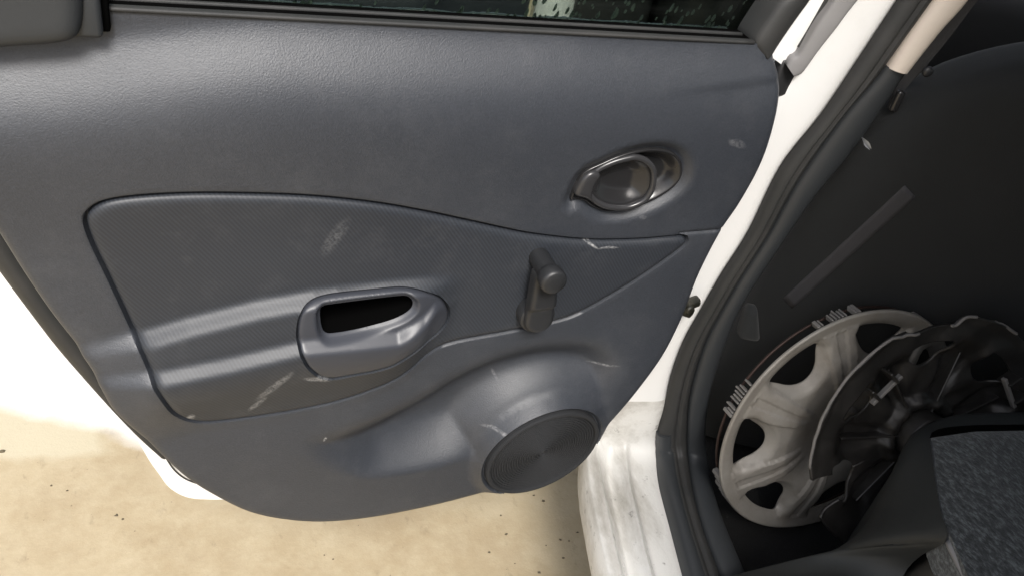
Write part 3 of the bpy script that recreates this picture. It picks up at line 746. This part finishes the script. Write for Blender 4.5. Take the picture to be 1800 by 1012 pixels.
strip('door_seal', WR, SR, None, None, prof_seal, RUBBER, BODY, 110, .03, body_surf, 21)
T1 = [(2360, -760), (1990, -500), (1703, -100), (1633, 0), (1597, 50), (1556, 114)]
T2 = [(2440, -760), (2060, -500), (1765, -100), (1695, 0), (1650, 50), (1591, 124)]
strip('pillar_upper_trim', T1, T2, None, None, lambda s, y: .006+.010*max(0, 1-(2*s-1)**2)**.5, CREAM, BODY, 60, .02, body_surf, 13)
strip('pillar_lower_trim', split_y(SR, 112, False), np.vstack([[[1592, 122]], split_y(TR, 150, False)[1:]]), None, None, lambda s, y: .002+.010*max(0, 1-(2*s-1)**2)**.5, DTRIM, BODY, 70, .03, body_surf, 13)
wr_ = split_y(WR, 756, False)-np.array([3, 0]); sr_ = split_y(SR, 750, False); sr_ = sr_*.55+np.stack([np.interp(sr_[:, 1], np.array(WR)[:, 1], np.array(WR)[:, 0]), sr_[:, 1]], 1)*.45
strip('scuff_plate', wr_, sr_, None, None, lambda s, y: .003+.014*max(0, 1-(2*s-1)**2)**.4, DTRIM, BODY, 40, .04, body_surf, 13)
# grey rubber strip on the pillar
GP0 = HINGE+np.array([0, 0, .5])-fwdv*.016
strip('pillar_weatherstrip', [(1570, -160), (1466, -2), (1440, 36), (1404, 94), (1397, 99), (1390, 101), (1382, 114)], [(1660, -180), (1510, -2), (1470, 50), (1440, 88), (1420, 116), (1408, 131), (1396, 135)],
      GP0, -fwdv, arch(.004, .35), GREYR, BODY, 60, .012, None, 13)
# lower seat-belt anchor cover inside the pillar foot
c0 = on_plane(1316, 565, CW(.16, -.02, .6), -fwdv)
V, F = bevbox(c0, latv, fwdv, UP, .017, .012, .026, .010, 4)
V = V+np.outer((V@UP-c0[2])*-.35, latv)
k_ = np.clip((V@UP-c0[2])/.026, -1, 1); V = c0+(V@UP-c0[2])[:, None]*UP+((V-c0)@latv*(.72-.28*k_))[:, None]*latv+((V-c0)@fwdv)[:, None]*fwdv
put('anchor_cover', V, F, FABD, BODY)
# cabin enclosure: floor, far side, bulkhead, roof, tunnel, as in a car, and an added black block
def carbox(name, lat0, lat1, f0, f1, z0, z1, mat, bev=.02, parent=BODY):
    c_ = CW((lat0+lat1)/2, (f0+f1)/2, (z0+z1)/2)
    return put(name, *bevbox(c_, latv, fwdv, UP, (lat1-lat0)/2, (f1-f0)/2, (z1-z0)/2, bev, 3), mat, parent)
carbox('floor_carpet', .075, 1.44, -1.0, 1.15, .18, .285, CARPET, .02)
carbox('tunnel', .64, .86, -.35, 1.1, .27, .46, CARPET, .05)
carbox('far_side_trim', 1.44, 1.50, -1.5, 1.2, .2, 1.02, DTRIM, .02)
carbox('bulkhead', .0, 1.5, 1.15, 1.3, .2, 1.0, BLACKP, .04)
carbox('dark_view_block', -.12, .05, 1.0, 1.15, .2, 1.0, BLACKP, .02)  # black block added to darken the view beside the A-pillar
carbox('dashboard', .06, 1.44, .78, 1.15, .62, .95, BLACKP, .07)
carbox('roof', .12, 1.40, -1.35, .45, 1.46, 1.50, PAINT, .018)
carbox('headliner', .14, 1.38, -1.33, .43, 1.435, 1.457, FABD, .008)
carbox('far_glass', 1.415, 1.42, -1.2, .8, 1.02, 1.44, GLASS, .002)
carbox('load_cover', .1, 1.42, -1.6, -.95, .86, .885, BLACKP, .01)
carbox('parcel_panel', .0, 1.5, -1.72, -1.62, .2, 1.46, DTRIM, .03)
# A-pillar and front wing edge seen through the window
ap0 = CW(.0, .98, 0)
PA = np.array([[.795, 1.06, .25], [.80, 1.06, .7], [.81, 1.06, 1.0], [.86, 1.0, 1.3]]); PB = PA+np.array([.085, -.03, 0])
Pm = np.stack([PA, (PA+PB)/2+np.array([0, -.012, 0]), PB], 1)
idx = np.linspace(0, 3, 30); Pm = np.stack([[np.interp(idx, range(4), Pm[:, j, k]) for k in range(3)] for j in range(3)], 0).transpose(2, 0, 1)
put('a_pillar', *solid_grid(Pm, np.broadcast_to([-.2, -.98, 0], Pm.shape), .05), PAINT, BODY)

# ------------------------------------------------------------------ front door standing open beyond
FD = thing('open_front_door', 'front car door standing open beyond the wet rear window glass', 'car door', (.4, 1.08, .3))
fp = np.array([[-.22, .98], [-.2, .6], [-.1, .4], [.05, .33], [.6, .33], [.74, .38], [.775, .5], [.785, .98]])
fpo = resample(np.vstack([smooth_closed(fp, .02, closed=False)]), .02)
def H_fd(p):
    h = -1.06+.02*S(.96, .88, p[:, 1])+.03*S(.72, .66, p[:, 1])*(1-S(.62, .52, p[:, 1]))*S(-.1, 0, p[:, 0])*(1-S(.5, .6, p[:, 0]))
    return h-rnd(signed_dist(p, fpo), .02)
relief('door_card', fpo, H_fd, PLASTIC, FD, .018, rings=[(fpo, (.006, .012, .02))], back=1.11)
shell('door_shell', fpo*np.array([1., 1.])+np.array([0, 0]), 1.112, 1.17, PAINT, FD, .012)
fg = np.array([[-.2, .97], [.76, .97], [.70, 1.1], [.5, 1.38], [-.1, 1.40]])
V = np.array([[x, y, z] for y in (1.13, 1.134) for x, z in fg]); k = 5
put('window_glass', V, [list(range(k)), list(range(2*k-1, k-1, -1))]+[[(i+1) % k, i, i+k, (i+1) % k+k] for i in range(k)], GLASS, FD, False)

# ------------------------------------------------------------------ front seat back
SEAT = thing('front_seat', 'black cloth front seat back seen from the rear footwell', 'car seat', CW(.42, .12, .28))
rows = []
zz = np.concatenate([np.linspace(.30, .78, 16), .80+.2625*np.sin(np.linspace(0, math.pi/2, 26))])
for z in zz:
    f0 = np.interp(z, [.3, .5, 1.08], [.085, .060, -.070])
    k = max(.02, 1-(max(0, z-.80)/.2625)**2.3)**(1/2.3)
    hw = .31*k; cl = .415
    ring = []
    for a in np.linspace(0, 2*math.pi, 49)[:-1]:
        ca, sa = math.cos(a), math.sin(a)
        x = cl+hw*math.copysign(abs(ca)**.45, ca); th_ = .055*min(1, k+.25)
        y = f0+.06+th_*math.copysign(abs(sa)**.6, sa)-.006*math.cos((x-cl)/.27*1.5)*(sa < 0)
        ring.append(CW(x, y, z))
    rows.append(ring)
Pm = np.array(rows); Pm = np.concatenate([Pm, Pm[:, :1]], 1)
V, F = grid_mesh(Pm); F.append(list(range(len(V)-49, len(V)-1)))
BR = put('backrest', V, F, FABD, SEAT)
from mathutils.bvhtree import BVHTree
bvh = BVHTree.FromPolygons([tuple(v) for v in V], F)
def seat_pt(px, py, lift):
    h, nn, _, _ = bvh.ray_cast(Vector(CAM), Vector(ray(px, py)))
    if nn.dot(Vector(ray(px, py))) > 0: nn = -nn
    return np.array(h)+np.array(nn)*lift, np.array(nn)
Pm, Nm = [], []
for t in np.linspace(0, 1, 28):
    mx_, my_ = 1600+(1385-1600)*t, 336+(532-336)*t; hwid = 14-2*t
    row = [seat_pt(mx_+.67*hwid*k, my_+.74*hwid*k, .0012) for k in np.linspace(-1, 1, 5)]
    Pm.append([q[0] for q in row]); Nm.append([q[1] for q in row])
put('back_strap', *solid_grid(np.array(Pm), np.array(Nm), .003), WEBG, SEAT)
put('seat_base', *bevbox(CW(.43, .42, .42), latv, fwdv, UP, .25, .26, .10, .05, 4), FABD, SEAT)

# seat belt of the front seat hanging beside the pillar
BELT = thing('seat_belt', 'black seat belt webbing hanging between the cream pillar trim and the front seat', 'seat belt', CW(.12, .03, .8))
bl = [(2110, -500), (1775, -80), (1697, 0), (1645, 66), (1592, 128), (1570, 165), (1560, 190)]
br = [(2140, -500), (1790, -80), (1719, 0), (1672, 62), (1626, 118), (1588, 160), (1572, 188)]
strip('webbing', bl, br, CW(.10, .012, .9), -fwdv, lambda s, y: .001, WEB, BELT, 50, .002, None, 5)
c0 = on_plane(1577, 178, CW(.10, .0, .9), -fwdv)
put('belt_tongue', *bevbox(c0, latv, fwdv, UP, .005, .004, .013, .0035, 3), GLOSSP, BELT)
c0 = on_plane(1630, 126, CW(.14, -.0, .9), -fwdv)
put('stop_button', *lathe([(.006, 0), (.006, .002), (.004, .004), (0, .0045)], c0, -fwdv, 20), CRANKP, BELT)
# scrap of crumpled clear wrap caught by the trim
c0 = on_plane(1524, 254, CW(.1, -.03, .9), -fwdv); e2 = on_plane(1534, 268, CW(.1, -.03, .9), -fwdv)
tv = (e2-c0); tv /= np.linalg.norm(tv); sv = np.cross(tv, fwdv)
Pm = np.array([[c0+tv*.009*i+sv*.0032*j*(1-abs(i)*.7)+fwdv*.003*((j*7+i*5) % 2) for j in (-1, -.5, 0, .5, 1)] for i in (-1, -.6, -.2, .2, .6, 1)])
o = put('plastic_scrap', *solid_grid(Pm, np.broadcast_to(-fwdv, Pm.shape), .0006), WRAP, None, False)
o['label'] = 'tiny scrap of shiny clear plastic caught beside the dark lower pillar trim'; o['category'] = 'scrap'

# ------------------------------------------------------------------ rear seat cushion
RS = thing('rear_seat', 'rear seat cushion with flecked grey cloth and dark vinyl bolster at the bottom right', 'car seat', CW(.5, -.45, .28))
ZC = .60
fabL = [(1636, 768), (1640, 800), (1645, 850), (1655, 905), (1668, 945), (1685, 985), (1705, 1030), (1735, 1090)]
fabR = [(2060, 755), (2080, 800), (2110, 850), (2150, 905), (2180, 945), (2200, 985), (2230, 1030), (2260, 1090)]
def cush(px, py):
    P = on_plane(px, py, np.array([0, 0, ZC]), UP); return P, UP
def topprof(s, y): return .004+.010*min(1, s*6)-.010*float(S(790, 745, y))
strip('seat_cloth', fabL, fabR, None, None, topprof, FABG, RS, 40, .05, cush, 40)
# bolster: ruled skin between the cloth edge and the lower outboard edge
up_px = [(1950, 742), (1800, 745), (1720, 746), (1665, 750), (1637, 758), (1634, 768), (1638, 800), (1645, 850), (1655, 905), (1667, 946), (1620, 975), (1590, 1005), (1575, 1050), (1570, 1110)]
lo_px = [(1950, 735), (1780, 735), (1700, 738), (1650, 748), (1622, 768), (1593, 792), (1556, 852), (1515, 930), (1440, 978), (1290, 1010), (1240, 1050), (1220, 1130)]
up = resample(smooth_closed(np.array([on_plane(x, y, np.array([0, 0, z]), UP) for (x, y), z in zip(up_px, [ZC+.004]*10+[.55, .51, .50, .50])]), .01, closed=False), .012, False)
lo = smooth_closed(np.array([on_plane(x, y, np.array([0, 0, z]), UP) for (x, y), z in zip(lo_px, [.585, .585, .585, .58, .57, .56, .53, .47, .43, .39, .385, .38])]), .01, closed=False)
i_ = np.linspace(0, 1, 50)
f_ = lambda A: np.stack([np.interp(i_, np.linspace(0, 1, len(A)), A[:, k]) for k in range(3)], 1)
up, lo = f_(up), f_(lo); s_ = np.linspace(0, 1, 15)
Pm = up[:, None]*(1-s_[None, :, None])+lo[:, None]*s_[None, :, None]
dirn = np.cross(lo-up, np.gradient(up, axis=0)); dirn /= np.linalg.norm(dirn, axis=1)[:, None]; dirn *= np.sign(dirn[:, 2:3])
Pm = Pm+dirn[:, None]*(.012*np.sin(np.pi*s_))[None, :, None]
down = lo.copy(); down[:, 2] = .29
Pm = np.concatenate([Pm, (lo*.6+down*.4)[:, None], down[:, None]], 1)
put('seat_bolster', *grid_mesh(Pm), VINYL, RS)
# vinyl side below the cloth with pale piping
pa = [on_plane(x, y, np.array([0, 0, ZC-.004]), UP) for x, y in [(1670, 952), (1686, 985), (1703, 1020), (1735, 1090)]]
put('seat_piping', *tube(smooth_closed(np.array(pa), .008, closed=False), .0055, 8), PIPE, RS)
q0 = [on_plane(x, y, np.array([0, 0, ZC-.006]), UP) for x, y in [(1668, 950), (1684, 985), (1701, 1020), (1733, 1090)]]
q1 = [on_plane(x, y, np.array([0, 0, .50]), UP) for x, y in [(1622, 974), (1592, 1006), (1577, 1052), (1572, 1112)]]
Pm = np.stack([q0, (np.array(q0)+q1)/2+np.array([-.004, -.004, .006]), q1], 1)
Pm2 = np.stack([np.stack([np.interp(np.linspace(0, 3, 20), range(4), Pm[:, j, k]) for k in range(3)], 1) for j in range(3)], 1)
put('seat_side_panel', *solid_grid(Pm2, np.broadcast_to([-.5, -.3, .8], Pm2.shape), .02), SIDEV, RS)
put('seat_base', *bevbox(CW(.75, -.62, .44), latv, fwdv, UP, .50, .34, .13, .04, 4), VINYL, RS)
put('seat_backrest', *bevbox(CW(.72, -1.0, .85), latv, fwdv, UP, .62, .08, .36, .06, 4), FABD, RS)

# ------------------------------------------------------------------ the two wheel covers in the footwell
def frame(th_, ph_):
    nn = np.array([math.cos(ph_)*math.cos(th_), math.cos(ph_)*math.sin(th_), math.sin(ph_)])
    ex = np.cross(UP, nn); ex /= np.linalg.norm(ex); return nn, ex, np.cross(nn, ex)
def window_poly(a, scale=1.0):
    # rounded trapezoid between two spokes; polar (r, angle)
    q = [(.1615, -14), (.1645, -12), (.1652, -6), (.1655, 0), (.1652, 6), (.1645, 12), (.1615, 14), (.154, 14.5), (.145, 13), (.132, 10.5), (.122, 6), (.1185, 0), (.122, -6), (.132, -10.5), (.145, -13), (.154, -14.5)]
    P = [(r*math.cos(R(a+b*scale)), r*math.sin(R(a+b*scale))) for r, b in q]
    return smooth_closed(P, .004)
def cover_front(name, c, th_, ph_, a0, label):
    t = thing(name, label, 'wheel cover', c-np.array([0, 0, .19]))
    nn, ex, ey = frame(th_, ph_); c = np.asarray(c)
    tt = np.linspace(0, 2*math.pi, 190, endpoint=False); circ = .190*np.stack([np.cos(tt), np.sin(tt)], 1)
    wins = [window_poly(a0+k*360/7) for k in range(7)]
    lines = [np.stack([rr_*np.cos(R(a0)+(k+sg*q_/2)*2*math.pi/7), rr_*np.sin(R(a0)+(k+sg*q_/2)*2*math.pi/7)], 1) for rr_ in [np.arange(.06, .172, .003)] for k in range(7) for sg in (-1, 1) for q_ in (.60, .65, .885, .91)]
    lines += [rr_*np.stack([np.cos(tt), np.sin(tt)], 1) for rr_ in (.1675, .1705, .034, .031)]
    V2, F = tri_region(circ, .0040, extra=lines, rings=[(circ, (.0015, .003, .005, .010))]+[(w_, (-.0015, -.0035, -.006, -.009, -.0125)) for w_ in wins], holes=wins)
    r = np.hypot(V2[:, 0], V2[:, 1]); an = np.degrees(np.arctan2(V2[:, 1], V2[:, 0]))
    ph = ((an-a0+180/7) % (360/7))-180/7; sp_ = np.abs(ph)/(180/7)      # 0 window centre, 1 spoke centre
    h = .010+.016*S(.19, .10, r)-.008*S(.085, .03, r)
    h = h+.0042*np.clip((sp_-.60)/.05, 0, 1)*S(.172, .168, r)*S(.055, .10, r)-.0022*np.clip((sp_-.885)/.025, 0, 1)*S(.170, .166, r)*S(.06, .09, r)
    h = h+.003*S(.1675, .1705, r)+.005*np.clip((r-.1705)/.016, 0, 1)-rnd(.190-r, .0035)
    dw = np.min([-signed_dist(V2, w_) for w_ in wins], 0)
    h = h-.013*np.clip(1-dw/.0125, 0, 1)*(1-.75*S(.15, .168, r))
    h = h+.006*S(.034, .031, r)
    V = c+np.outer(V2[:, 0], ex)+np.outer(V2[:, 1], ey)+np.outer(h, nn)
    o = put('cover_disc', V, F, SILVER, t)
    sm = o.modifiers.new('wall', 'SOLIDIFY'); sm.thickness = .005; sm.offset = -1
    # retaining wire behind the rim and its moulded clips
    ring = [c+.181*(math.cos(g_)*ex+math.sin(g_)*ey)-nn*.007 for g_ in np.linspace(0, 2*math.pi, 90)[:-1]]
    put('retaining_wire', *tube(ring, .0022, 6, True), WIRE, t)
    me = None; no = 0
    for k in range(7):
        for j in range(-6, 7):
            if abs(j) == 3 or random.random() < .12: continue
            g_ = R(a0+(k+.5)*360/7+j*1.55); rad = math.cos(g_)*ex+math.sin(g_)*ey; tan = -math.sin(g_)*ex+math.cos(g_)*ey
            tall = random.uniform(.013, .021)
            V, F2 = bevbox(c+rad*.1862-nn*(tall*.5-.012), rad, tan, nn, .0038, .0013 if abs(j) < 6 else .0026, tall*.5, .0008, 1)
            put('clip', V, F2, EDGEP, t, False)
    return t
H1 = np.array([.8638, -.0857, .4864])
t1 = cover_front('wheel_cover', H1, -1.604, .1604, 83., 'dirty silver seven spoke wheel cover leaning face out against the front seat')

def cover_back(name, c, th_, ph_, a0, label):
    t = thing(name, label, 'wheel cover', c-np.array([0, 0, .18]))
    nn, ex, ey = frame(th_, ph_); K = .945; c = CAM+(np.asarray(c)-CAM)*K
    # broken outline: rim with snapped notches
    brk = []
    for d in np.arange(0, 360, 1.5):
        r = .190
        for a_, w_, dep in ((-158, 5, .042), (-150, 7, .06), (103, 14, .013), (118, 5, .006), (-60, 20, .03), (20, 4, .01)):
            x = abs((d-a_+180) % 360-180)
            if x < w_: r -= dep*(1 if x < w_*.7 else (w_-x)/(w_*.3))
        r += random.uniform(-.0007, .0007)
        brk.append((r*math.cos(R(d)), r*math.sin(R(d))))
    brk = resample(np.array(brk), .005)
    wins = [window_poly(a0+k*360/7, .9)*.93 for k in range(7)]
    V2, F = tri_region(brk, .0055, rings=[(brk, (.002, .005))]+[(w_, (-.002, -.005)) for w_ in wins], holes=wins)
    r = np.hypot(V2[:, 0], V2[:, 1]); an = np.degrees(np.arctan2(V2[:, 1], V2[:, 0]))
    ph = ((an-a0+180/7) % (360/7))-180/7; sp_ = np.abs(ph)/(180/7)
    h = .006-.020*S(.150, .120, r)-.004*S(.12, .05, r)+.004*S(.178, .19, r)-.008*S(.55, .7, sp_)*S(.16, .14, r)*S(.04, .08, r)+.012*S(.062, .056, r)-.010*S(.045, .040, r)
    h = h+.0018*np.sin(an*.21+r*90)+.0015*np.sin(an*.08+2)
    V = c+K*(np.outer(V2[:, 0], ex)+np.outer(V2[:, 1], ey)+np.outer(h, nn))
    o = put('cover_disc', V, F, BACKP, t); sm = o.modifiers.new('wall', 'SOLIDIFY'); sm.thickness = .004; sm.offset = -1
    # pale snapped lip along the rim, in three lengths
    for a_, b_ in ((112, 191), (84, 96), (60, 74)):
        g_ = np.radians(np.linspace(a_, b_, 40))
        rr = np.interp(np.degrees(g_), np.degrees(np.arctan2(brk[:, 1], brk[:, 0])) % 360, np.hypot(brk[:, 0], brk[:, 1]), period=360)
        pth = [c+K*(rr[i]*(math.cos(g)*ex+math.sin(g)*ey)+nn*(.009)) for i, g in enumerate(g_)]
        put('rim_lip', *tube(pth, .0022, 6), EDGEP, t)
    # clip brackets: two cheeks, bridge
    for a_ in (140, 36, -40):
        g_ = R(a_); rad = math.cos(g_)*ex+math.sin(g_)*ey; tan = -math.sin(g_)*ex+math.cos(g_)*ey
        b1 = bevbox(c+K*rad*.142+tan*.016+nn*.010, rad, tan, nn, .010, .002, .012, .001, 1)
        b2_ = bevbox(c+K*rad*.142-tan*.016+nn*.010, rad, tan, nn, .010, .002, .012, .001, 1)
        b3 = bevbox(c+K*rad*.132+nn*.014, rad, tan, nn, .0025, .026, .004, .001, 1)
        br_ = put('clip_bracket', *merge(b1, b2_), BACKP, t, False)
        put('bracket_bridge', *b3, EDGEP, br_, False)
    # hub socket and ribs
    put('hub_socket', *lathe([(.030, -.03), (.030, .012), (.034, .014), (.036, .010), (.036, -.03)], c, nn, 32), BACKP, t)
    for k in range(7):
        g_ = R(a0+(k+.5)*360/7); rad = math.cos(g_)*ex+math.sin(g_)*ey; tan = -math.sin(g_)*ex+math.cos(g_)*ey
        put('spoke_rib', *bevbox(c+K*rad*.085-nn*.018, rad, tan, nn, .045, .0015, .010, .001, 1), BACKP, t, False)
    return t
t2 = cover_back('wheel_cover', np.array([.9839, -.1495, .4918]), -1.7069, .3305, 52., 'black underside of a broken wheel cover lying in front of the silver one')
t1['group'] = t2['group'] = 'wheel covers dumped in the rear footwell'
